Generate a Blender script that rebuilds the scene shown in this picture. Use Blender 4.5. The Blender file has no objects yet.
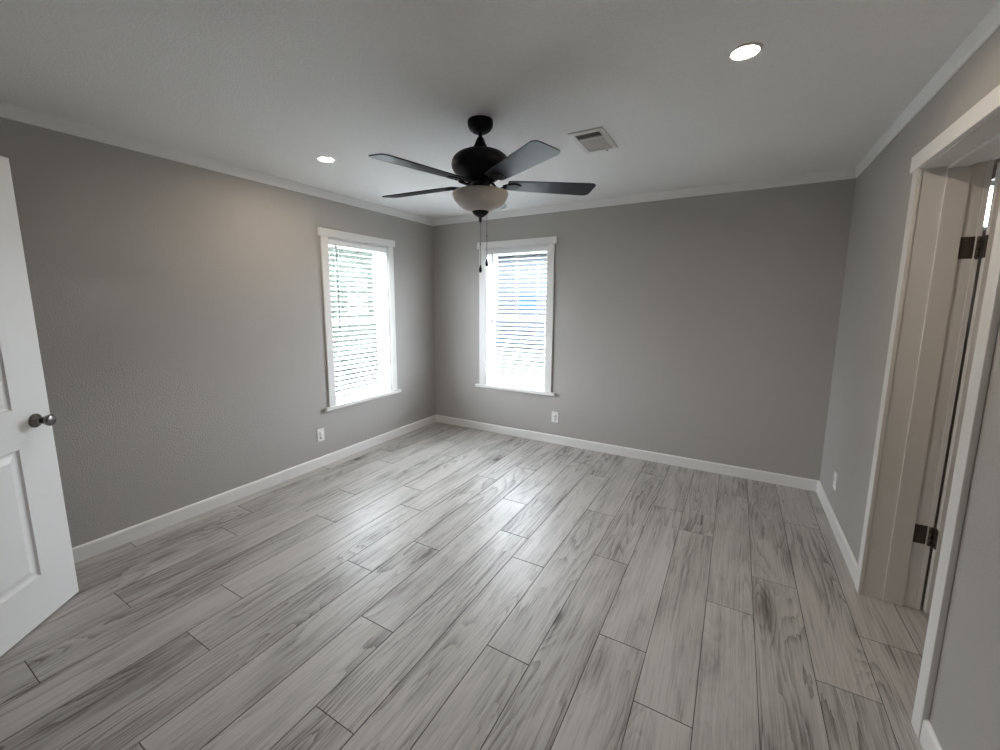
import bpy, bmesh, math, random
from mathutils import Vector, Matrix
random.seed(7)
C = bpy.context.scene.collection
SC = bpy.context.scene
PI = math.pi

# ------------------------------------------------------------------ camera, sky, exposure
XL, XR, YB, YF, ZC = -3.206, 0.670, 4.092, -0.06, 2.472     # room: left, right, back, front, ceiling
cam_d = bpy.data.cameras.new('camera'); cam = bpy.data.objects.new('camera', cam_d); C.objects.link(cam)
SC.camera = cam
cam_d.sensor_width = 36.0; cam_d.lens = 417.105 / 1000 * 36.0
cam_d.shift_x = 0.01023; cam_d.shift_y = -0.0121
cam_d.clip_start = 0.02; cam_d.clip_end = 400
yaw, pit, rol = -0.53242, -0.14364, 0.002893
fw = Vector((math.sin(yaw)*math.cos(pit), math.cos(yaw)*math.cos(pit), math.sin(pit)))
rt = Vector((math.cos(yaw), -math.sin(yaw), 0)); up = rt.cross(fw)
r2 = rt*math.cos(rol) + up*math.sin(rol); u2 = -rt*math.sin(rol) + up*math.cos(rol)
mw = Matrix((r2, u2, -fw)).transposed().to_4x4(); mw.translation = (0, 0, 1.5006)
cam.matrix_world = mw

SKY, LAMP_W, BATH_W = 14.5, 155.0, 45.0
world = bpy.data.worlds.new('world'); SC.world = world; world.use_nodes = True
wn = world.node_tree.nodes['Background']
wn.inputs['Color'].default_value = (0.89, 0.945, 1.0, 1); wn.inputs['Strength'].default_value = SKY

vs = SC.view_settings
vs.view_transform = 'Standard'; vs.look = 'None'; vs.gamma = 1; vs.use_curve_mapping = False; vs.exposure = 1.34
SC.display_settings.display_device = 'sRGB'
cy = SC.cycles
cy.use_denoising = True; cy.max_bounces = 14; cy.diffuse_bounces = 9; cy.glossy_bounces = 5
cy.transparent_max_bounces = 16; cy.transmission_bounces = 8; cy.sample_clamp_indirect = 8.0
cy.caustics_reflective = False; cy.caustics_refractive = False

def portal(name, loc, rotz, w, h):
    l = bpy.data.lights.new(name, 'AREA'); l.shape = 'RECTANGLE'; l.size = w; l.size_y = h
    l.cycles.is_portal = True
    o = bpy.data.objects.new(name, l); C.objects.link(o); o.location = loc
    o.rotation_euler = (PI/2, 0, rotz)
    return o
# an area light shines along its -Z; rotated about X by 90 deg that is +Y, so turn it to face into the room
portal('window_portal', (-2.095, YB+0.14, 1.31), PI, 0.74, 1.52)
portal('window_portal', (XL-0.14, 2.946, 1.30), -PI/2, 0.74, 1.52)

# ------------------------------------------------------------------ materials
def newmat(name):
    m = bpy.data.materials.new(name); m.use_nodes = True
    nt = m.node_tree; return m, nt, nt.nodes, nt.links, nt.nodes['Principled BSDF']
def srgb(r, g, b):
    f = lambda c: (c/255/12.92) if c/255 <= 0.04045 else ((c/255+0.055)/1.055)**2.4
    return (f(r), f(g), f(b), 1)
def plain(name, col, rough=0.5, metal=0.0, spec=0.5, var=0.03, scale=25, bump=0.0, bscale=300, coat=0.0):
    m, nt, N, L, P = newmat(name)
    tc = N.new('ShaderNodeTexCoord')
    nz = N.new('ShaderNodeTexNoise'); nz.inputs['Scale'].default_value = scale; nz.inputs['Detail'].default_value = 3
    L.new(tc.outputs['Object'], nz.inputs['Vector'])
    mx = N.new('ShaderNodeMix'); mx.data_type = 'RGBA'
    mx.inputs['A'].default_value = tuple(c*(1-var) for c in col[:3]) + (1,)
    mx.inputs['B'].default_value = tuple(min(1, c*(1+var)) for c in col[:3]) + (1,)
    L.new(nz.outputs['Fac'], mx.inputs['Factor']); L.new(mx.outputs['Result'], P.inputs['Base Color'])
    P.inputs['Roughness'].default_value = rough; P.inputs['Metallic'].default_value = metal
    P.inputs['Specular IOR Level'].default_value = spec; P.inputs['Coat Weight'].default_value = coat
    if bump:
        n2 = N.new('ShaderNodeTexNoise'); n2.inputs['Scale'].default_value = bscale; n2.inputs['Detail'].default_value = 4
        L.new(tc.outputs['Object'], n2.inputs['Vector'])
        b = N.new('ShaderNodeBump'); b.inputs['Strength'].default_value = bump; b.inputs['Distance'].default_value = 0.003
        L.new(n2.outputs['Fac'], b.inputs['Height']); L.new(b.outputs['Normal'], P.inputs['Normal'])
    return m
M = {}
M['wall'] = plain('greige_wall_paint', (0.418, 0.402, 0.384, 1), 0.62, spec=0.3, var=0.05, scale=140, bump=0.7, bscale=130)
M['ceiling'] = plain('white_ceiling_paint', (0.85, 0.845, 0.84, 1), 0.9, spec=0.15, var=0.08, scale=120, bump=0.9, bscale=95)
M['trim'] = plain('white_trim_paint', (0.76, 0.75, 0.735, 1), 0.38, var=0.015, bump=0.05)
M['crown'] = plain('white_crown_paint', (0.80, 0.795, 0.785, 1), 0.5, var=0.015, bump=0.05)
M['door'] = plain('white_door_paint', (0.80, 0.80, 0.80, 1), 0.42, var=0.015, bump=0.06, bscale=140)
M['vinyl'] = plain('white_vinyl', (0.82, 0.83, 0.83, 1), 0.35, var=0.01)
M['slat'] = plain('white_blind_slat', (0.80, 0.81, 0.81, 1), 0.4, var=0.015)
M['cord'] = plain('grey_white_cord', (0.55, 0.55, 0.55, 1), 0.7)
M['wand'] = plain('smoky_tilt_wand', (0.20, 0.22, 0.24, 1), 0.25)
M['plastic'] = plain('white_outlet_plastic', (0.80, 0.79, 0.77, 1), 0.35, var=0.01)
M['slot'] = plain('dark_slot', (0.10, 0.10, 0.10, 1), 0.6)
M['black'] = plain('matte_black_metal', (0.005, 0.006, 0.009, 1), 0.5, spec=0.2, metal=0.0, var=0.1)
M['blade'] = plain('black_blade_laminate', (0.008, 0.011, 0.021, 1), 0.38, spec=0.21, var=0.15, scale=40)  # blue of the reflected sky is mixed into the black base colour
M['bronze'] = plain('dark_bronze_hinge', (0.13, 0.112, 0.10, 1), 0.42, metal=0.8, var=0.1)
M['nickel'] = plain('dark_polished_nickel', (0.20, 0.19, 0.19, 1), 0.14, metal=1.0, var=0.05)
M['chain'] = plain('dark_bead_chain', (0.05, 0.05, 0.05, 1), 0.35, metal=0.8)
M['ventmetal'] = plain('white_vent_metal', (0.72, 0.71, 0.69, 1), 0.45, var=0.01)
M['duct'] = plain('dark_duct', (0.03, 0.03, 0.03, 1), 0.8)
M['groove'] = plain('dark_floor_groove', (0.035, 0.032, 0.03, 1), 0.8)
M['gravel'] = plain('bounce_gravel', (0.85, 0.84, 0.82, 1), 0.95, var=0.25, scale=3, bump=0.3, bscale=30)
M['siding'] = plain('darkened_siding', (0.026, 0.032, 0.040, 1), 0.7, var=0.05, scale=2)  # house siding darkened so the gaps between blind slats read dark
M['roofing'] = plain('grey_shingle', (0.03, 0.036, 0.042, 1), 0.9, var=0.2, scale=8)  # roof darkened along with the siding
M['bluepaint'] = plain('darkened_blue_paint', (0.004, 0.030, 0.060, 1), 0.5, var=0.05)  # blue darkened so the panel does not wash out in the bright exterior
M['skirt'] = plain('grey_skirting', (0.04, 0.045, 0.05, 1), 0.8, var=0.1)  # darkened along with the siding

def glassmat():
    m, nt, N, L, P = newmat('window_glass'); N.remove(P)
    out = N['Material Output']
    t = N.new('ShaderNodeBsdfTransparent'); t.inputs['Color'].default_value = (0.95, 0.965, 0.975, 1)
    g = N.new('ShaderNodeBsdfGlossy'); g.inputs['Roughness'].default_value = 0.02
    lw = N.new('ShaderNodeLayerWeight'); lw.inputs['Blend'].default_value = 0.5
    pw = N.new('ShaderNodeMath'); pw.operation = 'POWER'; pw.inputs[1].default_value = 5.0; L.new(lw.outputs['Facing'], pw.inputs[0])
    f = N.new('ShaderNodeMath'); f.operation = 'MULTIPLY_ADD'; f.inputs[1].default_value = 0.9; f.inputs[2].default_value = 0.03; L.new(pw.outputs[0], f.inputs[0])
    mx = N.new('ShaderNodeMixShader')
    L.new(f.outputs[0], mx.inputs[0]); L.new(t.outputs[0], mx.inputs[1]); L.new(g.outputs[0], mx.inputs[2])
    L.new(mx.outputs[0], out.inputs['Surface']); return m
M['glass'] = glassmat()
def bowlmat():
    m, nt, N, L, P = newmat('frosted_bowl_glass')
    P.inputs['Base Color'].default_value = (0.70, 0.66, 0.62, 1); P.inputs['Roughness'].default_value = 0.6; P.inputs['Specular IOR Level'].default_value = 0.25
    out = N['Material Output']
    tr = N.new('ShaderNodeBsdfTranslucent'); tr.inputs['Color'].default_value = (0.75, 0.71, 0.66, 1)
    mx = N.new('ShaderNodeMixShader'); mx.inputs[0].default_value = 0.3
    L.new(P.outputs[0], mx.inputs[1]); L.new(tr.outputs[0], mx.inputs[2]); L.new(mx.outputs[0], out.inputs['Surface'])
    return m
M['bowl'] = bowlmat()
def emit(name, col, s):
    m, nt, N, L, P = newmat(name)
    P.inputs['Base Color'].default_value = (0.8, 0.8, 0.8, 1)
    P.inputs['Emission Color'].default_value = col; P.inputs['Emission Strength'].default_value = s
    return m
M['lens'] = emit('lit_warm_lens', (1.0, 0.83, 0.65, 1), LAMP_W)
M['bathlens'] = emit('lit_bathroom_lens', (1.0, 0.68, 0.42, 1), BATH_W)

def floormat():
    m, nt, N, L, P = newmat('grey_oak_laminate')
    def node(t, **k):
        n = N.new(t)
        for a, v in k.items(): setattr(n, a, v)
        return n
    def math_(op, a, b=None, c=None):
        n = node('ShaderNodeMath', operation=op)
        for i, v in enumerate((a, b, c)):
            if v is None: continue
            if isinstance(v, (int, float)): n.inputs[i].default_value = v
            else: L.new(v, n.inputs[i])
        return n.outputs[0]
    tc = node('ShaderNodeTexCoord'); at = node('ShaderNodeAttribute', attribute_name='plank')
    sep = node('ShaderNodeSeparateColor'); L.new(at.outputs['Color'], sep.inputs['Color'])
    off = node('ShaderNodeVectorMath', operation='SCALE'); L.new(at.outputs['Color'], off.inputs[0]); off.inputs['Scale'].default_value = 37.0
    add = node('ShaderNodeVectorMath', operation='ADD'); L.new(tc.outputs['Object'], add.inputs[0]); L.new(off.outputs[0], add.inputs[1])
    def mapped(sx, sy):
        mp = node('ShaderNodeMapping'); mp.inputs['Scale'].default_value = (sx, sy, 1); L.new(add.outputs[0], mp.inputs['Vector']); return mp.outputs[0]
    def noise(v, scale, detail=4, rough=0.55, dist=0.0):
        n = node('ShaderNodeTexNoise'); n.inputs['Scale'].default_value = scale; n.inputs['Detail'].default_value = detail
        n.inputs['Roughness'].default_value = rough; n.inputs['Distortion'].default_value = dist; L.new(v, n.inputs['Vector']); return n.outputs['Fac']
    def mrange(v, a, b, c, d, smooth=True):
        n = node('ShaderNodeMapRange'); n.interpolation_type = 'SMOOTHSTEP' if smooth else 'LINEAR'; L.new(v, n.inputs['Value'])
        for i, k in zip(('From Min', 'From Max', 'To Min', 'To Max'), (a, b, c, d)): n.inputs[i].default_value = k
        return n.outputs[0]
    # knots: sparse cells, egg shaped along the board
    vo = node('ShaderNodeTexVoronoi'); vo.inputs['Scale'].default_value = 1.0; L.new(mapped(3.4, 1.25), vo.inputs['Vector'])
    sc2 = node('ShaderNodeSeparateColor'); L.new(vo.outputs['Color'], sc2.inputs['Color'])
    keep = math_('GREATER_THAN', sc2.outputs[0], 0.30)
    wob = math_('MULTIPLY', math_('SUBTRACT', noise(mapped(26, 10), 1.0, 3), 0.5), 0.10)
    kd = math_('ADD', vo.outputs['Distance'], wob)
    core = math_('MULTIPLY', mrange(kd, 0.02, 0.10, 1, 0), keep)
    halo = math_('MULTIPLY', mrange(kd, 0.03, 0.30, 1, 0), keep)
    pull = math_('MULTIPLY', mrange(vo.outputs['Distance'], 0.0, 0.42, 1, 0), keep)
    # cathedral growth rings: contour lines of a stretched smooth field, drawn around the knots
    fld = noise(mapped(6.5, 0.62), 1.0, 1.2, 0.4, 0.3)
    fine = noise(mapped(70, 7), 1.0, 3)
    rv = math_('ADD', math_('MULTIPLY', fld, 15.0), math_('MULTIPLY', fine, 0.7))
    rv = math_('ADD', rv, math_('MULTIPLY', pull, 3.0))
    saw = math_('FRACT', rv)
    ring = math_('POWER', saw, 2.2)                          # soft rise, sharp late-wood edge
    amp = mrange(noise(mapped(5.0, 0.9), 1.0, 2), 0.38, 0.66, 0.25, 1.0)
    ring = math_('MULTIPLY', ring, amp)
    # straight fibres, long dark pores
    fib = noise(mapped(150, 3.5), 1.0, 5, 0.7)
    fib2 = noise(mapped(38, 1.1), 1.0, 4, 0.6)
    pore = mrange(noise(mapped(95, 1.6), 1.0, 2), 0.64, 0.74, 0, 1)
    crack = mrange(noise(mapped(46, 0.8), 1.0, 1.5, 0.4, 0.15), 0.735, 0.765, 0, 1)
    # broad smoky heartwood bands
    smoke = noise(mapped(6.0, 1.3), 1.0, 4, 0.6, 0.5)
    d = math_('MULTIPLY', ring, 0.36)
    d = math_('ADD', d, math_('MULTIPLY', math_('SUBTRACT', fib, 0.5), 1.05))
    d = math_('ADD', d, math_('MULTIPLY', math_('SUBTRACT', fib2, 0.5), 0.50))
    d = math_('ADD', d, math_('MULTIPLY', math_('SUBTRACT', smoke, 0.5), 1.0))
    d = math_('ADD', d, math_('MULTIPLY', math_('SUBTRACT', sep.outputs[1], 0.5), 0.14))
    d = math_('ADD', d, math_('MULTIPLY', pore, 0.10))
    d = math_('ADD', d, math_('MULTIPLY', crack, 0.38))
    d = math_('ADD', d, math_('MULTIPLY', halo, 0.28))
    d = math_('ADD', d, math_('MULTIPLY', core, 0.50))
    d = math_('ADD', d, 0.16)
    cr = node('ShaderNodeValToRGB'); L.new(d, cr.inputs['Fac'])
    e = cr.color_ramp.elements
    e[0].position = 0.0; e[0].color = (0.50, 0.482, 0.460, 1)
    e[1].position = 1.0; e[1].color = (0.058, 0.050, 0.044, 1)
    x = e.new(0.28); x.color = (0.385, 0.368, 0.349, 1)
    x = e.new(0.6); x.color = (0.180, 0.166, 0.153, 1)
    L.new(cr.outputs['Color'], P.inputs['Base Color'])
    rr = node('ShaderNodeMapRange'); L.new(d, rr.inputs['Value']); rr.inputs['To Min'].default_value = 0.40; rr.inputs['To Max'].default_value = 0.54
    L.new(rr.outputs[0], P.inputs['Roughness']); P.inputs['Specular IOR Level'].default_value = 0.3
    b = node('ShaderNodeBump'); b.inputs['Strength'].default_value = 0.12; b.inputs['Distance'].default_value = 0.0015; b.invert = True
    L.new(d, b.inputs['Height']); L.new(b.outputs['Normal'], P.inputs['Normal'])
    return m
M['floor'] = floormat()

# ------------------------------------------------------------------ mesh helpers
def BM(): return bmesh.new()
def box(bm, x0, x1, y0, y1, z0, z1, mi=0, mat=None):
    vv = [bm.verts.new(p) for p in ((x0,y0,z0),(x1,y0,z0),(x1,y1,z0),(x0,y1,z0),(x0,y0,z1),(x1,y0,z1),(x1,y1,z1),(x0,y1,z1))]
    if mat is not None:
        for v in vv: v.co = mat @ v.co
    for q in ((3,2,1,0),(4,5,6,7),(0,1,5,4),(1,2,6,5),(2,3,7,6),(3,0,4,7)):
        f = bm.faces.new([vv[i] for i in q]); f.material_index = mi
    return vv
def lathe(bm, prof, n=48, mat=None, cap=True, smooth=True):
    rings = []
    for r, z in prof:
        ring = [bm.verts.new((r*math.cos(2*PI*k/n), r*math.sin(2*PI*k/n), z)) for k in range(n)] if r > 1e-6 else [bm.verts.new((0,0,z))]
        rings.append(ring)
    for a, b in zip(rings, rings[1:]):
        for k in range(n):
            k2 = (k+1) % n
            if len(a) == 1 and len(b) == 1: continue
            if len(a) == 1: f = bm.faces.new((a[0], b[k2], b[k]))
            elif len(b) == 1: f = bm.faces.new((a[k], a[k2], b[0]))
            else: f = bm.faces.new((a[k], a[k2], b[k2], b[k]))
            f.smooth = smooth
    if cap:
        for rg in (rings[0], rings[-1]):
            if len(rg) > 1: bm.faces.new(rg)
    if mat is not None:
        for rg in rings:
            for v in rg: v.co = mat @ v.co
def tube(bm, pts, rad, n=10, flat=1.0):
    pts = [Vector(p) for p in pts]; rings = []
    for i, p in enumerate(pts):
        t = (pts[min(i+1, len(pts)-1)] - pts[max(i-1, 0)]).normalized()
        ref = Vector((0,0,1)) if abs(t.z) < 0.95 else Vector((1,0,0))
        s = t.cross(ref).normalized(); u = s.cross(t)
        r = rad[i] if isinstance(rad, (list, tuple)) else rad
        rings.append([bm.verts.new(p + s*math.cos(2*PI*k/n)*r + u*math.sin(2*PI*k/n)*r*flat) for k in range(n)])
    for a, b in zip(rings, rings[1:]):
        for k in range(n):
            f = bm.faces.new((a[k], a[(k+1)%n], b[(k+1)%n], b[k])); f.smooth = True
    bm.faces.new(rings[0]); bm.faces.new(rings[-1])
def sweep(bm, prof, p0, p1, out, miter0=0.0, miter1=0.0):
    """extrude a profile (d = distance out of the wall, z) from p0 to p1; out = unit vector out of the wall; miters slide the ends by d*miter"""
    p0, p1, out = Vector(p0), Vector(p1), Vector(out); t = (p1-p0).normalized()
    A = [bm.verts.new(p0 + out*d + t*d*miter0 + Vector((0,0,z))) for d, z in prof]
    B = [bm.verts.new(p1 + out*d - t*d*miter1 + Vector((0,0,z))) for d, z in prof]
    n = len(prof)
    for k in range(n): bm.faces.new((A[k], A[(k+1)%n], B[(k+1)%n], B[k]))
    bm.faces.new(A); bm.faces.new(B)
def obj(name, bm, mat, parent=None, bevel=0.0, seg=2):
    bmesh.ops.recalc_face_normals(bm, faces=bm.faces[:])
    me = bpy.data.meshes.new(name); bm.to_mesh(me); bm.free()
    for m in (mat if isinstance(mat, (list, tuple)) else [mat]): me.materials.append(M[m])
    o = bpy.data.objects.new(name, me); C.objects.link(o)
    if parent is not None: o.parent = parent
    if bevel:
        b = o.modifiers.new('bevel', 'BEVEL'); b.width = bevel; b.segments = seg; b.limit_method = 'ANGLE'; b.angle_limit = math.radians(40)
    return o
def struct(name, bm, mat, parent=None, bevel=0.0, label=None, cat=None):
    o = obj(name, bm, mat, parent, bevel)
    if parent is None: o['kind'] = 'structure'
    if label: o['label'] = label; o['category'] = cat
    return o
def empty(name, loc, rotz=0, label=None, cat=None, group=None, kind=None):
    o = bpy.data.objects.new(name, None); C.objects.link(o); o.location = loc; o.rotation_euler = (0, 0, rotz); o.empty_display_size = 0.1
    if label: o['label'] = label
    if cat: o['category'] = cat
    if group: o['group'] = group
    if kind: o['kind'] = kind
    return o

# ------------------------------------------------------------------ floor (one mesh, planks with real grooves)
PW, PL, G = 0.2045, 1.425, 0.0012
joint = {3:0.9, 2:1.946, 1:2.572, 0:2.228, -1:1.478, -2:1.734, -3:2.324, -4:1.417, -5:2.051, -6:0.847, -7:1.256, -8:1.876,
         -9:1.524, -10:0.776, -11:1.03, -12:0.35, -13:0.712, -14:1.339, -15:1.562, -16:0.95}
bm = BM(); lay = bm.loops.layers.float_color.new('plank')
FX0, FX1, FY0, FY1 = XL-0.0, 2.75, -1.45, YB
box(bm, FX0-0.05, FX1, FY0, FY1+0.05, -0.06, -0.0025, 1)
for k in range(-16, 14):
    xc = 0.076 + PW*k; x0, x1 = max(xc-PW/2, FX0), min(xc+PW/2, FX1)
    if x1-x0 < 0.01: continue
    j = joint.get(k, random.uniform(0, PL)); y = j - PL*math.ceil((j-FY0)/PL)
    while y < FY1:
        y0, y1 = max(y, FY0), min(y+PL, FY1); y += PL
        if y1-y0 < 0.01: continue
        g = G; c = 0.0012
        rnd = (random.random(), random.random(), random.random(), 1)
        a = [bm.verts.new(p) for p in ((x0+g+c,y0+g+c,0),(x1-g-c,y0+g+c,0),(x1-g-c,y1-g-c,0),(x0+g+c,y1-g-c,0))]
        b = [bm.verts.new(p) for p in ((x0+g,y0+g,-0.0012),(x1-g,y0+g,-0.0012),(x1-g,y1-g,-0.0012),(x0+g,y1-g,-0.0012))]
        d = [bm.verts.new((v.co.x, v.co.y, -0.003)) for v in b]
        fs = [bm.faces.new(a)]
        for i in range(4):
            i2 = (i+1) % 4
            fs.append(bm.faces.new((b[i], b[i2], a[i2], a[i]))); f2 = bm.faces.new((d[i], d[i2], b[i2], b[i])); f2.material_index = 1
        for f in fs:
            for lp in f.loops: lp[lay] = rnd
struct('floor', bm, ['floor', 'groove'])

# ------------------------------------------------------------------ walls and ceiling
WIN_H, WIN_Z0, WIN_Z1 = 0.375, 0.547, 2.088       # half width, opening bottom and top
W1Y, W2X = 2.946, -2.095
DZ1, DZ2 = -0.008, 0.008
T = 0.16
def wall_y(bm, y0, y1, x0, x1, holes, z1=ZC+0.05):
    xs = x0
    for hx0, hx1, hz0, hz1 in sorted(holes):
        box(bm, xs, hx0, y0, y1, -0.05, z1)
        if hz0 > 0: box(bm, hx0, hx1, y0, y1, -0.05, hz0)
        box(bm, hx0, hx1, y0, y1, hz1, z1); xs = hx1
    box(bm, xs, x1, y0, y1, -0.05, z1)
def wall_x(bm, x0, x1, y0, y1, holes, z1=ZC+0.05):
    ys = y0
    for hy0, hy1, hz0, hz1 in sorted(holes):
        box(bm, x0, x1, ys, hy0, -0.05, z1)
        if hz0 > 0: box(bm, x0, x1, hy0, hy1, -0.05, hz0)
        box(bm, x0, x1, hy0, hy1, hz1, z1); ys = hy1
    box(bm, x0, x1, ys, y1, -0.05, z1)
BX1 = 2.7                                              # far side of the bathroom
TRX, TRW, TRZ0, TRZ1 = 1.345, 0.16, 1.98, 2.30             # high window in the bathroom
bm = BM(); wall_x(bm, XL-T, XL, YF-0.12, YB+T, [(W1Y-WIN_H, W1Y+WIN_H, WIN_Z0+DZ1, WIN_Z1+DZ1)]); struct('wall_left', bm, 'wall')
bm = BM(); wall_y(bm, YB, YB+T, XL, BX1, [(W2X-WIN_H, W2X+WIN_H, WIN_Z0+DZ2, WIN_Z1+DZ2), (TRX-TRW, TRX+TRW, TRZ0, TRZ1)]); struct('wall_back', bm, 'wall')
JX1 = 0.870                                             # bathroom-side face of the right wall
DY0, DY1, DZT = 1.897, 2.695, 2.100                       # doorway opening
bm = BM(); wall_x(bm, XR, JX1, YF-0.12, YB, [(DY0-0.02, DY1+0.02, -1, DZT+0.02)]); struct('wall_right', bm, 'wall')
HX0, HX1 = -2.375, -1.545
bm = BM(); wall_y(bm, YF-0.12, YF, XL, XR, [(HX0-0.02, HX1+0.02, -1, 2.16)]); struct('wall_front', bm, 'wall')
bm = BM(); box(bm, XL-T, BX1+0.1, -1.5, YB+T, ZC, ZC+0.08); struct('ceiling', bm, 'ceiling')
bm = BM(); box(bm, XL-T, -0.9, -1.5, -1.4, -0.05, ZC+0.05); box(bm, -0.9, -0.8, -1.5, YF-0.12, -0.05, ZC+0.05); box(bm, XL-T, XL-0.06, -1.5, YF-0.12, -0.05, ZC+0.05)
struct('wall_hall', bm, 'wall')
bm = BM(); box(bm, BX1, BX1+0.1, 1.3, YB, -0.05, ZC+0.05); box(bm, JX1, BX1, 1.2, 1.3, -0.05, ZC+0.05); struct('wall_bathroom', bm, 'wall')

# baseboards
BP = [(0, 0), (0.014, 0), (0.014, 0.078), (0.012, 0.085), (0.007, 0.089), (0.004, 0.0915), (0, 0.0915)]
CAS = 0.070                                             # casing width
bm = BM(); sweep(bm, BP, (XL, YF, 0), (XL, YB, 0), (1,0,0), 0, 1); struct('baseboard_left', bm, 'trim')
bm = BM(); sweep(bm, BP, (XL, YB, 0), (XR, YB, 0), (0,-1,0), 1, 1); struct('baseboard_back', bm, 'trim')
bm = BM(); sweep(bm, BP, (XR, YB, 0), (XR, DY1+CAS-0.015, 0), (-1,0,0), 1, 0); sweep(bm, BP, (XR, DY0-CAS+0.010, 0), (XR, YF, 0), (-1,0,0), 0, 1); struct('baseboard_right', bm, 'trim')
bm = BM(); sweep(bm, BP, (XL, YF, 0), (HX0-0.075, YF, 0), (0,1,0), 1, 0); sweep(bm, BP, (HX1+0.075, YF, 0), (XR, YF, 0), (0,1,0), 0, 1); struct('baseboard_front', bm, 'trim')
# crown moulding: flat sloped cove with small fillets
CP = [(0, 2.401), (0.005, 2.401), (0.008, 2.404), (0.009, 2.418), (0.012, 2.430), (0.014, 2.452), (0.017, 2.462), (0.017, ZC), (0, ZC)]
bm = BM(); sweep(bm, CP, (XL, YF, 0), (XL, YB, 0), (1,0,0), 1, 1); struct('trim_1', bm, 'crown')
bm = BM(); sweep(bm, CP, (XL, YB, 0), (XR, YB, 0), (0,-1,0), 1, 1); struct('trim_2', bm, 'crown')
bm = BM(); sweep(bm, CP, (XR, YB, 0), (XR, YF, 0), (-1,0,0), 1, 1); struct('trim_3', bm, 'crown')
bm = BM(); sweep(bm, CP, (XR, YF, 0), (XL, YF, 0), (0,1,0), 1, 1); struct('trim_4', bm, 'crown')

# ------------------------------------------------------------------ windows
def window(name, loc, rotz, dz):
    """local x along the wall, y outward, z up from the floor"""
    r = empty(name, loc, rotz, kind='structure'); h = WIN_H; z0, z1 = WIN_Z0+dz, WIN_Z1+dz
    for s in (-1, 1):
        bm = BM(); box(bm, min(s*h, s*(h+0.074)), max(s*h, s*(h+0.074)), -0.016, 0, z0, z1-0.002); obj('casing', bm, 'trim', r, 0.002)
    bm = BM(); box(bm, -h-0.099, h+0.099, -0.022, 0, z1-0.002, z1+0.066); obj('header', bm, 'trim', r, 0.002)
    bm = BM(); box(bm, -h-0.122, h+0.122, -0.034, 0, z0-0.032, z0); box(bm, -h, h, -0.001, 0.115, z0-0.032, z0+0.001); obj('sill', bm, 'trim', r, 0.004)
    bm = BM()
    box(bm, -h, -h+0.012, 0, 0.115, z0, z1); box(bm, h-0.012, h, 0, 0.115, z0, z1); box(bm, -h, h, 0, 0.115, z1-0.012, z1)
    obj('jamb', bm, 'vinyl', r)
    bm = BM(); f = 0.030; y0, y1 = 0.085, 0.155
    box(bm, -h, -h+f, y0, y1, z0, z1); box(bm, h-f, h, y0, y1, z0, z1); box(bm, -h+f, h-f, y0, y1, z0, z0+f); box(bm, -h+f, h-f, y0, y1, z1-f, z1)
    obj('frame', bm, 'vinyl', r, 0.003)
    zm = (z0+z1)/2 - 0.01
    for a, b, yy in ((z0+f, zm+0.02, 0.098), (zm-0.02, z1-f, 0.128)):
        bm = BM(); e = 0.034
        box(bm, -h+f, -h+f+e, yy, yy+0.025, a, b); box(bm, h-f-e, h-f, yy, yy+0.025, a, b)
        box(bm, -h+f+e, h-f-e, yy, yy+0.025, a, a+0.04); box(bm, -h+f+e, h-f-e, yy, yy+0.025, b-0.04, b)
        s = obj('sash', bm, 'vinyl', r, 0.003)
        bm = BM(); box(bm, -h+f+e-0.004, h-f-e+0.004, yy+0.010, yy+0.014, a+0.036, b-0.036); obj('pane', bm, 'glass', s)
    return r
window('window_1', (XL, W1Y, 0), PI/2, DZ1)
window('window_2', (W2X, YB, 0), 0, DZ2)
r = empty('window_3', (TRX, YB, 0), 0, kind='structure')
bm = BM()
for a in ((-TRW, -TRW+0.03, TRZ0, TRZ1), (TRW-0.03, TRW, TRZ0, TRZ1), (-TRW, TRW, TRZ0, TRZ0+0.03), (-TRW, TRW, TRZ1-0.03, TRZ1)): box(bm, a[0], a[1], 0.05, 0.12, a[2], a[3])
obj('frame', bm, 'vinyl', r, 0.002)
bm = BM(); box(bm, -TRW+0.025, TRW-0.025, 0.08, 0.084, TRZ0+0.025, TRZ1-0.025); obj('pane', bm, 'glass', r)

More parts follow.
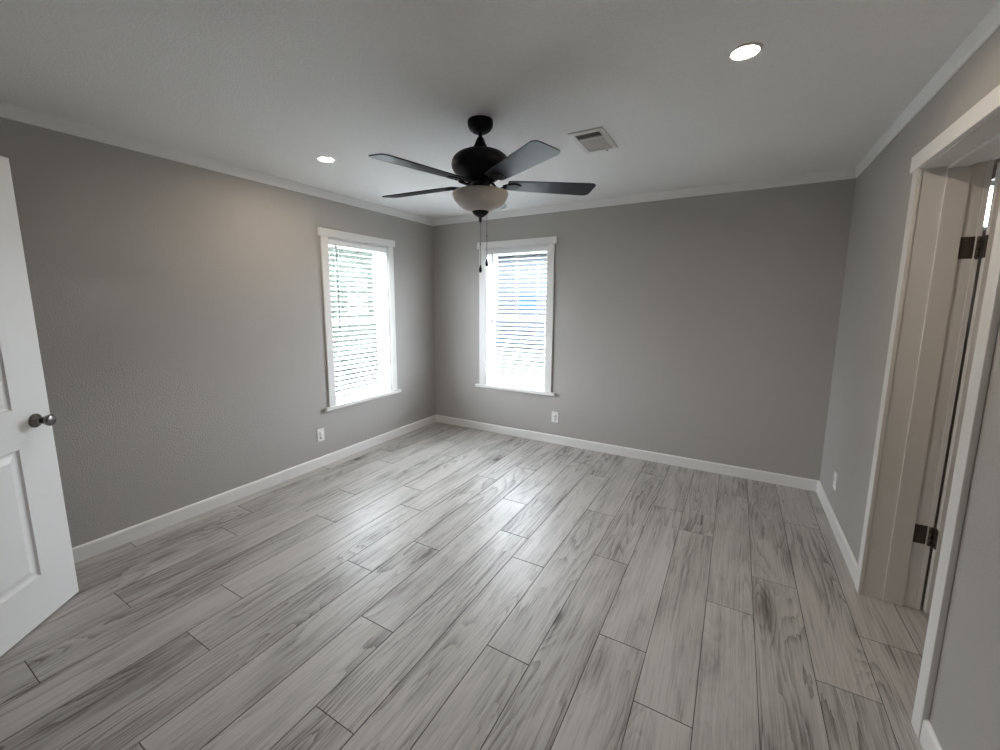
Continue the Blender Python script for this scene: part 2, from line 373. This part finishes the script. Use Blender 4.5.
# ------------------------------------------------------------------ blinds
TILT = math.radians(20)
def blind(loc, rotz, dz, label):
    r = empty('window_blind', loc, rotz, label, 'window blind', 'open slat blinds in the two windows')
    h = WIN_H - 0.016; zt = WIN_Z1 + dz - 0.012
    bm = BM(); box(bm, -h, h, 0.008, 0.058, zt-0.042, zt-0.003); obj('headrail', bm, 'slat', r, 0.002)
    bm = BM(); box(bm, -h-0.002, h+0.002, 0.002, 0.007, zt-0.055, zt-0.006); obj('valance', bm, 'slat', r, 0.0015)
    bm = BM(); yc = 0.036; pitch = 0.047; z = zt-0.072; zs = []
    while z > WIN_Z0+dz+0.075:
        zs.append(z); z -= pitch
    for z in zs:
        cs, sn = math.cos(TILT), math.sin(TILT); top, bot = [], []
        for i in range(5):
            u = -0.025 + 0.05*i/4; c = 0.0016*(1-(u/0.025)**2)
            for lst, t in ((top, 0.0013), (bot, -0.0013)):
                yy, zz = u, c+t; lst.append((yc + yy*cs - zz*sn, z + yy*sn + zz*cs))
        ring = top + bot[::-1]
        A = [bm.verts.new((-h, y, q)) for y, q in ring]; B = [bm.verts.new((h, y, q)) for y, q in ring]; n = len(ring)
        for k in range(n): bm.faces.new((A[k], A[(k+1)%n], B[(k+1)%n], B[k]))
        bm.faces.new(A); bm.faces.new(B)
    obj('slats', bm, 'slat', r)
    zb = zs[-1]-pitch*0.55
    bm = BM(); box(bm, -h, h, yc-0.025, yc+0.025, zb-0.010, zb+0.008); obj('bottom_rail', bm, 'slat', r, 0.003)
    for x in (-h+0.11, 0.0, h-0.11):
        bm = BM()
        for yy in (yc-0.027, yc+0.027): tube(bm, [(x, yy, zt-0.042), (x, yy, zb)], 0.0009, 6)
        obj('ladder_cord', bm, 'cord', r)
    bm = BM(); tube(bm, [(-h+0.075, -0.004, zt-0.05), (-h+0.078, -0.005, 1.25+dz)], 0.006, 8); tube(bm, [(-h+0.075, 0.004, zt-0.045), (-h+0.075, -0.004, zt-0.052)], 0.003, 6)
    obj('tilt_wand', bm, 'wand', r)
    return r
blind((XL, W1Y, 0), PI/2, DZ1, 'open white slat blind in the window of the left wall')
blind((W2X, YB, 0), 0, DZ2, 'open white slat blind in the back wall window behind the fan chains')

# ------------------------------------------------------------------ right doorway: jamb, stop, casing, open door with hinges
bm = BM()
box(bm, XR-0.001, JX1+0.001, DY1, DY1+0.02, 0, DZT+0.02); box(bm, XR-0.001, JX1+0.001, DY0-0.02, DY0, 0, DZT+0.02); box(bm, XR-0.001, JX1+0.001, DY0, DY1, DZT, DZT+0.02)
struct('trim_5', bm, 'trim', bevel=0.001)
bm = BM(); SX0, SX1, ST = 0.748, 0.822, 0.012
box(bm, SX0, SX1, DY1-ST, DY1, 0, DZT); box(bm, SX0, SX1, DY0, DY0+ST, 0, DZT); box(bm, SX0, SX1, DY0+ST, DY1-ST, DZT-ST, DZT)
struct('trim_6', bm, 'trim', bevel=0.002)
def casing(x0, x1, name):
    bm = BM()
    box(bm, x0, x1, DY1-0.005, DY1+CAS-0.010, 0, DZT+0.005); box(bm, x0, x1, DY0-CAS+0.006, DY0+0.005, 0, DZT+0.005)
    hx = (x0-0.005, x1) if x0 < XR else (x0, x1+0.005)
    box(bm, hx[0], hx[1], DY0-CAS-0.020, DY1+CAS+0.016, DZT+0.005, DZT+0.076)
    return struct(name, bm, 'trim', bevel=0.002)
casing(XR-0.018, XR, 'trim_7'); casing(JX1, JX1+0.018, 'trim_8')

def panel_face(bm, rects, W, H, y, sgn):
    """front of a slab (x 0..W, z 0..H) at depth y with raised panels; sgn = direction out of the face along y"""
    xs = sorted({0, W} | {v for r in rects for v in (r[0], r[1])}); zs = sorted({0, H} | {v for r in rects for v in (r[2], r[3])})
    for i in range(len(xs)-1):
        for j in range(len(zs)-1):
            a, b, c, d = xs[i], xs[i+1], zs[j], zs[j+1]
            if any(abs(a-r[0]) < 1e-6 and abs(c-r[2]) < 1e-6 for r in rects):
                loops = []
                for ins, dep in ((0, 0), (0.006, -0.008), (0.014, -0.010), (0.022, -0.009), (0.046, -0.002)):
                    yy = y + sgn*dep
                    loops.append([bm.verts.new(p) for p in ((a+ins, yy, c+ins), (b-ins, yy, c+ins), (b-ins, yy, d-ins), (a+ins, yy, d-ins))])
                for l0, l1 in zip(loops, loops[1:]):
                    for k in range(4): bm.faces.new((l0[k], l0[(k+1)%4], l1[(k+1)%4], l1[k]))
                bm.faces.new(loops[-1])
            else:
                bm.faces.new([bm.verts.new(p) for p in ((a, y, c), (b, y, c), (b, y, d), (a, y, d))])
def slab(W, H, TH, rects):
    bm = BM(); panel_face(bm, rects, W, H, 0, -1); panel_face(bm, rects, W, H, TH, 1)
    for q in (((0,0,0),(0,TH,0),(0,TH,H),(0,0,H)), ((W,0,0),(W,TH,0),(W,TH,H),(W,0,H)), ((0,0,0),(W,0,0),(W,TH,0),(0,TH,0)), ((0,0,H),(W,0,H),(W,TH,H),(0,TH,H))):
        bm.faces.new([bm.verts.new(p) for p in q])
    bmesh.ops.remove_doubles(bm, verts=bm.verts[:], dist=1e-5)
    return bm
# door standing open into the bathroom; local x runs away from the hinge, y = thickness
W2D = 0.77
bm = slab(W2D, DZT-0.022, 0.035, [(0.12, W2D-0.12, 0.22, 0.84), (0.12, W2D-0.12, 1.02, DZT-0.15)])
d2 = struct('door_2', bm, 'door', label='white door standing open beyond the right doorway, dark hinges on its edge', cat='door')
d2.location = (JX1+0.026, DY1-0.040, 0.012); d2.rotation_euler = (0, 0, math.radians(-2))
d2i = (Matrix.Translation(d2.location) @ Matrix.Rotation(math.radians(-2), 4, 'Z')).inverted()
for zc in (1.745, 0.392):
    bm = BM()
    box(bm, 0.818, JX1-0.001, DY1-0.0025, DY1+0.0005, zc-0.047, zc+0.047)               # leaf on the jamb
    box(bm, JX1+0.022, JX1+0.0265, DY1-0.038, DY1-0.006, zc-0.047, zc+0.047)           # leaf on the door edge
    for k in range(3): lathe(bm, [(0.0075, zc-0.047+k*0.0315), (0.0075, zc-0.0165+k*0.0315)], 14, Matrix.Translation((JX1+0.011, DY1-0.004, 0)))
    lathe(bm, [(0.0, zc-0.053), (0.004, zc-0.051), (0.005, zc-0.047)], 12, Matrix.Translation((JX1+0.011, DY1-0.004, 0)))
    for dz in (-0.03, 0.0, 0.03): lathe(bm, [(0.0045, 0), (0.003, 0.0012), (0, 0.0014)], 10, Matrix.Translation((0.84 + (0.008 if dz == 0 else 0), DY1-0.0025, zc+dz)) @ Matrix.Rotation(PI/2, 4, 'X'))
    bm.transform(d2i)
    obj('hinge', bm, 'bronze', d2)

# ------------------------------------------------------------------ left door, standing open into the room from the front wall
W1D, H1D, TH = 0.81, 2.112, 0.035
P = Vector((-2.834, 0.618, 0.012)); dv = Vector((0.6226, -0.7825, 0)); nv = Vector((0.7825, 0.6226, 0))
# local x from the free edge to the hinge, local y = inward (away from the visible face)
bm = slab(W1D, H1D, TH, [(0.176, W1D-0.176, 0.218, 0.834), (0.176, W1D-0.176, 1.013, H1D-0.16)])
d1 = struct('door_1', bm, 'door', label='white panelled door standing open at the left, dark knob near its edge', cat='door')
ang = math.atan2(dv.y, dv.x)
mw1 = Matrix.Translation(P) @ Matrix.Rotation(ang, 4, 'Z'); 
side = 1 if (Matrix.Rotation(ang, 3, 'Z') @ Vector((0,1,0))).dot(nv) < 0 else -1
d1.location = P; d1.rotation_euler = (0, math.radians(0.6), ang)   # it hangs very slightly out of plumb
if side < 0: d1.location = P - nv*TH
yface = 0 if side > 0 else TH
KP = [(0.0, 0), (0.033, 0), (0.033, 0.004), (0.029, 0.009), (0.016, 0.012), (0.0125, 0.018), (0.0125, 0.028), (0.016, 0.036), (0.021, 0.045), (0.0255, 0.055), (0.027, 0.060), (0.0265, 0.065), (0.023, 0.069), (0.015, 0.0705), (0.0, 0.071)]
for yy, s in ((0, 1), (TH, -1)):
    bm = BM(); lathe(bm, KP, 40, Matrix.Translation((0.080, yy, 0.940)) @ Matrix.Rotation(s*PI/2, 4, 'X'), cap=False)
    obj('door_knob', bm, 'nickel', d1)
for zc in (0.25, 1.06, 1.9):
    bm = BM(); box(bm, W1D, W1D+0.003, 0.002, TH-0.002, zc-0.045, zc+0.045); lathe(bm, [(0.006, zc-0.045), (0.006, zc+0.045)], 12, Matrix.Translation((W1D+0.004, TH-yface+0.004 if side > 0 else -0.004, 0)))
    obj('hinge', bm, 'bronze', d1)
bm = BM()
box(bm, HX0-0.02, HX0, YF-0.12, YF, 0, 2.14); box(bm, HX1, HX1+0.02, YF-0.12, YF, 0, 2.14); box(bm, HX0-0.02, HX1+0.02, YF-0.12, YF, 2.14, 2.16)
struct('trim_9', bm, 'trim')
bm = BM()
box(bm, HX0-0.075, HX0-0.005, YF, YF+0.016, 0, 2.145); box(bm, HX1+0.005, HX1+0.075, YF, YF+0.016, 0, 2.145); box(bm, HX0-0.095, HX1+0.095, YF, YF+0.02, 2.145, 2.215)
struct('trim_10', bm, 'trim', bevel=0.002)

# ------------------------------------------------------------------ ceiling fan
FX, FY = -1.273, 2.053
fan = empty('ceiling_fan', (FX, FY, ZC), 0, 'black five-blade ceiling fan with frosted bowl light hanging from the ceiling', 'ceiling fan')
Z = lambda z: z - ZC
bm = BM(); lathe(bm, [(0, 0), (0.068, 0), (0.069, -0.004), (0.069, -0.022), (0.066, -0.034), (0.056, -0.048), (0.043, -0.058), (0.028, -0.063), (0.016, -0.064), (0, -0.064)], 48); obj('canopy', bm, 'black', fan)
bm = BM(); lathe(bm, [(0.0105, -0.055), (0.0105, -0.120)], 24); obj('downrod', bm, 'black', fan)
bm = BM(); lathe(bm, [(0.0, -0.086), (0.015, -0.086), (0.018, -0.090), (0.023, -0.102), (0.032, -0.122), (0.042, -0.140), (0.046, -0.148), (0.046, -0.156), (0, -0.156)], 40); obj('yoke_cover', bm, 'black', fan)
MP = [(r, zz-0.036) for r, zz in [(0.0, -0.118), (0.050, -0.118), (0.075, -0.121), (0.100, -0.127), (0.125, -0.138), (0.144, -0.153), (0.154, -0.170), (0.158, -0.189), (0.156, -0.206), (0.148, -0.221), (0.136, -0.234), (0.120, -0.244), (0.116, -0.250), (0.106, -0.256), (0.094, -0.266), (0.075, -0.273), (0.0, -0.273)]]
bm = BM(); lathe(bm, MP, 64); obj('motor_housing', bm, 'black', fan)
bm = BM(); lathe(bm, [(0.0, -0.305), (0.052, -0.305), (0.054, -0.309), (0.054, -0.346), (0.050, -0.350), (0.050, -0.364), (0.0, -0.364)], 40); obj('switch_housing', bm, 'black', fan)
# bowl: open topped frosted glass with wall thickness
bo = [(0.044, -0.471), (0.064, -0.468), (0.086, -0.460), (0.106, -0.449), (0.123, -0.436), (0.137, -0.420), (0.147, -0.403), (0.1525, -0.388), (0.154, -0.378), (0.151, -0.372)]
bi = [(0.147, -0.376), (0.148, -0.388), (0.143, -0.402), (0.133, -0.418), (0.119, -0.433), (0.103, -0.445), (0.084, -0.455), (0.062, -0.463), (0.040, -0.466)]
bm = BM(); lathe(bm, bo+bi, 64, cap=False); obj('bowl_shade', bm, 'bowl', fan)
bm = BM(); lathe(bm, [(0.045, -0.360), (0.100, -0.366), (0.146, -0.376), (0.146, -0.379), (0.100, -0.370), (0.045, -0.365)], 48, cap=False); tube(bm, [(0,0,-0.364),(0,0,-0.470)], 0.006); obj('fitter_pan', bm, 'bowl', fan)
bm = BM(); lathe(bm, [(0, -0.466), (0.044, -0.467), (0.046, -0.473), (0.040, -0.483), (0.029, -0.493), (0.016, -0.500), (0.008, -0.503), (0.0075, -0.511), (0.010, -0.515), (0.0075, -0.520), (0.004, -0.529), (0, -0.533)], 36); obj('finial', bm, 'black', fan)
for (cx, cyy, zt, zb) in ((0.0, 0.0, -0.531, -0.765), (0.031, 0.019, -0.37, -0.731)):
    bm = BM()
    if cx: 
        # chain leaves the switch housing, passes beside the bowl finial
        pts = [(cx, cyy, -0.475), (cx, cyy, zb)]
    else: pts = [(0, 0, zt), (0, 0, zb)]
    tube(bm, pts, 0.0011, 6)
    z = pts[0][2]
    while z > zb:
        lathe(bm, [(0, z+0.0019), (0.0016, z+0.001), (0.0016, z-0.001), (0, z-0.0019)], 6, Matrix.Translation((pts[0][0], pts[0][1], 0)), cap=False); z -= 0.0052
    zc = (pts[0][2]+zb)/2
    lathe(bm, [(0, zc+0.007), (0.0032, zc+0.004), (0.0032, zc-0.004), (0, zc-0.007)], 10, Matrix.Translation((pts[0][0], pts[0][1], 0)), cap=False)
    ch = obj('pull_chain', bm, 'chain', fan)
    bm = BM(); lathe(bm, [(0, zb+0.004), (0.004, zb+0.002), (0.0045, zb-0.006), (0.0075, zb-0.014), (0.0085, zb-0.024), (0.007, zb-0.034), (0.004, zb-0.038), (0, zb-0.039)], 16, Matrix.Translation((pts[0][0], pts[0][1], 0)), cap=False)
    obj('pendant', bm, 'black', ch)
ZB = 2.145 - ZC                                              # blade root height under the ceiling
PITCH = math.radians(9.8)
def blade_mesh():
    bm = BM(); prof = []
    # outline: r from 0.20 to 0.655, width 0.118 -> 0.142, rounded tip corners
    up_, n = [], 10
    r0, r1 = 0.150, 0.644
    pts = [(r0, 0.050), (r0+0.03, 0.056), (0.36, 0.066), (0.58, 0.0745)]
    cr = 0.030; cxr, cyr = r1-cr, 0.0755-cr
    for i in range(7):
        a = PI/2 - (PI/2)*i/6; pts.append((cxr+cr*math.cos(a)+0.006*math.cos(a), cyr+cr*math.sin(a)))
    ol = pts + [(x, -y) for x, y in pts[::-1]]
    th = 0.0055
    R = Matrix.Rotation(-PITCH, 4, 'X')                  # the side towards -tangent (local -y) is the higher one
    A = [bm.verts.new(R @ Vector((x, y, th/2))) for x, y in ol]; B = [bm.verts.new(R @ Vector((x, y, -th/2))) for x, y in ol]
    bm.faces.new(A); bm.faces.new(B[::-1]); n = len(ol)
    for k in range(n): bm.faces.new((A[k], B[k], B[(k+1)%n], A[(k+1)%n]))
    return bm
def iron_mesh():
    bm = BM()
    tube(bm, [(0.052, 0, 0.012), (0.070, 0, 0.006), (0.088, 0, -0.012), (0.105, 0, -0.019), (0.125, 0, -0.016), (0.145, 0, -0.009)], [0.011, 0.011, 0.0105, 0.011, 0.013, 0.018], 12, 0.55)
    R = Matrix.Rotation(-PITCH, 4, 'X')
    pts = []
    for k in range(28):
        a = 2*PI*k/28; pts.append((0.178+0.055*math.cos(a), 0.036*math.sin(a)*(1+0.18*math.cos(a))))
    A = [bm.verts.new(R @ Vector((x, y, -0.0030))) for x, y in pts]; B = [bm.verts.new(R @ Vector((0.178+(x-0.178)*0.9, y*0.9, -0.0085))) for x, y in pts]
    bm.faces.new(A); bm.faces.new(B[::-1])
    for k in range(28): bm.faces.new((A[k], A[(k+1)%28], B[(k+1)%28], B[k]))
    for x, y in ((0.161, 0.017), (0.161, -0.017), (0.208, 0)): lathe(bm, [(0.006, -0.008), (0.005, -0.0105), (0, -0.0115)], 10, R @ Matrix.Translation((x, y, 0)), cap=False)
    return bm
b0 = i0 = None
for k in range(5):
    a = math.radians(-32.2 + 72*k)
    if b0 is None:
        b0 = obj('blade', blade_mesh(), 'blade', fan, 0.0012); i0 = obj('blade_iron', iron_mesh(), 'black', b0); b = b0
    else:
        b = b0.copy(); C.objects.link(b); b.parent = fan
        i = i0.copy(); C.objects.link(i); i.parent = b
    b.location = (0, 0, ZB); b.rotation_euler = (0, 0, a)

# ------------------------------------------------------------------ recessed lights
def downlight(x, y, label, lens='lens', grp='small warm downlights set in the ceiling'):
    r = empty('recessed_light', (x, y, ZC), 0, label, 'ceiling light', grp)
    bm = BM(); lathe(bm, [(0.046, -0.003), (0.048, -0.0055), (0.053, -0.006), (0.058, -0.0035), (0.060, 0.0), (0.046, 0.0), (0.046, -0.003)], 48, cap=False); obj('trim_ring', bm, 'trim', r)
    bm = BM(); lathe(bm, [(0.0, -0.0022), (0.047, -0.0022), (0.047, -0.0005), (0, -0.0005)], 40, cap=False); obj('lens', bm, lens, r)
    return r
downlight(-0.050, 2.040, 'lit round warm downlight in the ceiling right of the fan, the nearer one')
downlight(-2.512, 2.040, 'lit round warm downlight in the ceiling near the left wall, left of the fan')
downlight(1.75, 1.90, 'lit round downlight in the bathroom ceiling beyond the right doorway', 'bathlens', None)

# ------------------------------------------------------------------ ceiling vent
v = empty('air_vent', (-0.826, 2.636, ZC), 0, 'white square air vent with slotted louvres in the ceiling behind the fan', 'air vent')
bm = BM(); a, b_, c_, d_ = 0.101, 0.180, 0.074, 0.147
def frame_sl(bm, ox, oy, ix, iy, zo, zi):
    O = [bm.verts.new(p) for p in ((-ox,-oy,0),(ox,-oy,0),(ox,oy,0),(-ox,oy,0))]; O2 = [bm.verts.new(p) for p in ((-ox,-oy,zo),(ox,-oy,zo),(ox,oy,zo),(-ox,oy,zo))]
    I = [bm.verts.new(p) for p in ((-ix,-iy,zi),(ix,-iy,zi),(ix,iy,zi),(-ix,iy,zi))]; I2 = [bm.verts.new(p) for p in ((-ix,-iy,0),(ix,-iy,0),(ix,iy,0),(-ix,iy,0))]
    for A, B in ((O, O2), (O2, I), (I, I2)):
        for k in range(4): bm.faces.new((A[k], A[(k+1)%4], B[(k+1)%4], B[k]))
frame_sl(bm, a, b_, c_, d_, -0.006, -0.010); box(bm, -c_, c_, -0.075, -0.063, -0.012, -0.003); box(bm, -c_, c_, 0.106, 0.118, -0.012, -0.003)
obj('frame', bm, 'ventmetal', v)
bm = BM(); box(bm, -c_, c_, -d_, d_, -0.0015, -0.0004); obj('backing', bm, 'duct', v)
bm = BM()
for k in range(12):
    y = -0.060 + 0.0145*k
    m4 = Matrix.Translation((0, y, -0.0065)) @ Matrix.Rotation(math.radians(-39), 4, 'X'); box(bm, -c_, c_, -0.0048, 0.0048, -0.0005, 0.0005, 0, m4)
for y in (0.122, 0.132):
    m4 = Matrix.Translation((0, y, -0.0065)) @ Matrix.Rotation(math.radians(-39), 4, 'X'); box(bm, -c_, c_, -0.0055, 0.0055, -0.0005, 0.0005, 0, m4)
for y in (-0.092, -0.108, -0.124):
    m4 = Matrix.Translation((0, y, -0.0065)) @ Matrix.Rotation(math.radians(19), 4, 'X'); box(bm, -c_, c_, -0.006, 0.006, -0.0005, 0.0005, 0, m4)
obj('louver', bm, 'ventmetal', v)
bm = BM(); box(bm, 0.044, 0.052, 0.128, 0.134, -0.026, -0.006); box(bm, 0.041, 0.055, 0.126, 0.136, -0.030, -0.024); obj('damper_lever', bm, 'ventmetal', v, 0.001)

# ------------------------------------------------------------------ wall outlets
def outlet(loc, rotz, label):
    """local y = out of the wall"""
    r = empty('wall_outlet', loc, rotz, label, 'wall outlet', 'white wall outlets above the baseboards')
    bm = BM(); box(bm, -0.036, 0.036, 0, 0.006, -0.059, 0.059); obj('cover_plate', bm, 'plastic', r, 0.002)
    for z in (0.020, -0.020):
        bm = BM(); lathe(bm, [(0.0165, 0.005), (0.0165, 0.0078), (0.0, 0.0078)], 28, Matrix.Translation((0, 0, z)) @ Matrix.Rotation(-PI/2, 4, 'X') , cap=False)
        s = obj('receptacle', bm, 'plastic', r)
        bm = BM(); box(bm, -0.0075, -0.0055, 0.0072, 0.0082, z-0.002, z+0.007); box(bm, 0.0055, 0.0075, 0.0072, 0.0082, z-0.001, z+0.006)
        lathe(bm, [(0.0024, 0.0072), (0.0024, 0.0082), (0, 0.0082)], 12, Matrix.Translation((0, 0, z-0.008)) @ Matrix.Rotation(-PI/2, 4, 'X'), cap=False); obj('slot', bm, 'slot', s)
    bm = BM(); lathe(bm, [(0.003, 0.0055), (0.0028, 0.0068), (0, 0.007)], 12, Matrix.Rotation(-PI/2, 4, 'X'), cap=False); obj('screw', bm, 'nickel', r)
    return r
outlet((XL, 2.392, 0.296), -PI/2, 'white outlet low on the left wall, left of its window sill')
outlet((-1.600, YB, 0.291), PI, 'white outlet low on the back wall, just right of the window sill')
outlet((XR, 3.56, 0.292), PI/2, 'white outlet low on the right wall beside the doorway')

# ------------------------------------------------------------------ outside
M['lawn'] = plain('darkened_grass', (0.020, 0.032, 0.014, 1), 0.95, var=0.3, scale=6, bump=0.4, bscale=40)  # grass darkened to keep the lower slat gaps from blowing out
M['leaf'] = plain('added_hedge_leaves', (0.012, 0.020, 0.012, 1), 0.8, var=0.4, scale=30)  # leaves of the added evergreen row, near black behind the blind
bm = BM(); box(bm, -60, 45, -40, 70, -0.9, -0.72); struct('ground', bm, 'lawn')
bm = BM(); box(bm, -6.6, 4, YB+T+0.02, 7.6, -0.73, -0.70); box(bm, -6.6, XL-T-0.02, -4, YB+T+0.02, -0.73, -0.70); struct('bounce_patio', bm, 'gravel')  # pale strip added to bounce daylight up onto the ceiling
# an evergreen row added to darken the left window's slat gaps: bumpy core with loose leaves over it
def added_hedge(x0, x1, y0, y1, z0, z1, label):
    h = empty('added_hedge', ((x0+x1)/2, (y0+y1)/2, z0), 0, label, 'added_hedge')
    bm = BM(); NX, NY, NZ = 5, 48, 16
    from mathutils import noise as mn
    V = {}
    def vert(i, j, k):
        if (i, j, k) not in V:
            p = Vector(((x1-x0)*(i/NX-0.5), (y1-y0)*(j/NY-0.5), (z1-z0)*k/NZ))
            d = 0.16*mn.noise(p*1.7) + 0.08*mn.noise(p*5.0)
            q = p + Vector((p.x/abs(p.x) if abs(p.x) > 0.3 else 0, 0, 1 if k == NZ else 0))*d
            V[(i, j, k)] = bm.verts.new(q)
        return V[(i, j, k)]
    for j in range(NY):
        for k in range(NZ):
            for i in (0, NX): bm.faces.new((vert(i, j, k), vert(i, j+1, k), vert(i, j+1, k+1), vert(i, j, k+1)))
    for i in range(NX):
        for j in range(NY): bm.faces.new((vert(i, j, NZ), vert(i+1, j, NZ), vert(i+1, j+1, NZ), vert(i, j+1, NZ)))
        for k in range(NZ):
            for j in (0, NY): bm.faces.new((vert(i, j, k), vert(i+1, j, k), vert(i+1, j, k+1), vert(i, j, k+1)))
    obj('core', bm, 'leaf', h)
    bm = BM(); rg = random.Random(3)
    for n in range(5200):
        y = rg.uniform(y0-y1, y1-y0)/2; z = rg.uniform(0.05, z1-z0); top = rg.random() < 0.2
        c = Vector((rg.uniform(x0-x1, x1-x0)/2, y, z1-z0+rg.uniform(-0.05, 0.14))) if top else Vector(((x1-x0)/2+rg.uniform(-0.05, 0.2), y, z))
        a = Vector((rg.gauss(0,1), rg.gauss(0,1), rg.gauss(0,1))).normalized(); b = a.orthogonal().normalized(); L_, W_ = rg.uniform(0.05, 0.10), rg.uniform(0.02, 0.035)
        bm.faces.new([bm.verts.new(c + a*u*L_ + b*w*W_) for u, w in ((-1,0),(0,-1),(1,0),(0,1))])
    f = obj('foliage', bm, 'leaf', h); f['kind'] = 'stuff'
    return h
added_hedge(-9.6, -8.4, 2.0, 13.5, -0.72, 3.0, 'tall dark evergreen row added outside to darken the view through the left window blind')
# neighbouring house beyond the back window
hs = empty('neighbouring_house', (-8.0, 14.0, -0.72), 0, 'house with a blue panel, both darkened so the slats show, outside, beyond the back window', 'house')
bm = BM()
nb = 22
for k in range(nb):                                     # lapped siding
    z0 = 0.55 + k*0.155
    vv = [bm.verts.new(p) for p in ((-6.5,-0.022,z0),(6.5,-0.022,z0),(6.5,-0.004,z0+0.155),(-6.5,-0.004,z0+0.155))]; bm.faces.new(vv)
    v2 = [bm.verts.new(p) for p in ((-6.5,0.0,z0),(6.5,0.0,z0),(6.5,-0.022,z0),(-6.5,-0.022,z0))]; bm.faces.new(v2)
box(bm, -6.5, 6.5, 0, 7, 0.55, 0.55+nb*0.155)
obj('wall', bm, 'siding', hs)
bm = BM(); box(bm, -6.45, 6.45, 0.03, 6.95, 0.0, 0.56); obj('skirting', bm, 'skirt', hs)
bm = BM(); ze = 0.55+nb*0.155
A = [bm.verts.new(p) for p in ((-6.9,-0.45,ze-0.06),(-6.9,7.45,ze-0.06),(-6.9,3.5,ze+1.1))]; B = [bm.verts.new(p) for p in ((6.9,-0.45,ze-0.06),(6.9,7.45,ze-0.06),(6.9,3.5,ze+1.1))]
bm.faces.new(A); bm.faces.new(B)
for k in range(3): bm.faces.new((A[k], A[(k+1)%3], B[(k+1)%3], B[k]))
obj('roof', bm, 'roofing', hs)
bm = BM(); PX, PZ = 1.40, 2.16
box(bm, PX-0.37, PX+0.37, -0.06, -0.02, PZ-0.32, PZ+0.32); obj('shutter', bm, 'bluepaint', hs, 0.01)
bm = BM()
for a in ((PX-0.43, PX-0.37, PZ-0.38, PZ+0.38), (PX+0.37, PX+0.43, PZ-0.38, PZ+0.38), (PX-0.37, PX+0.37, PZ+0.32, PZ+0.38), (PX-0.37, PX+0.37, PZ-0.38, PZ-0.32)): box(bm, a[0], a[1], -0.075, -0.005, a[2], a[3])
obj('shutter_frame', bm, 'skirt', hs)
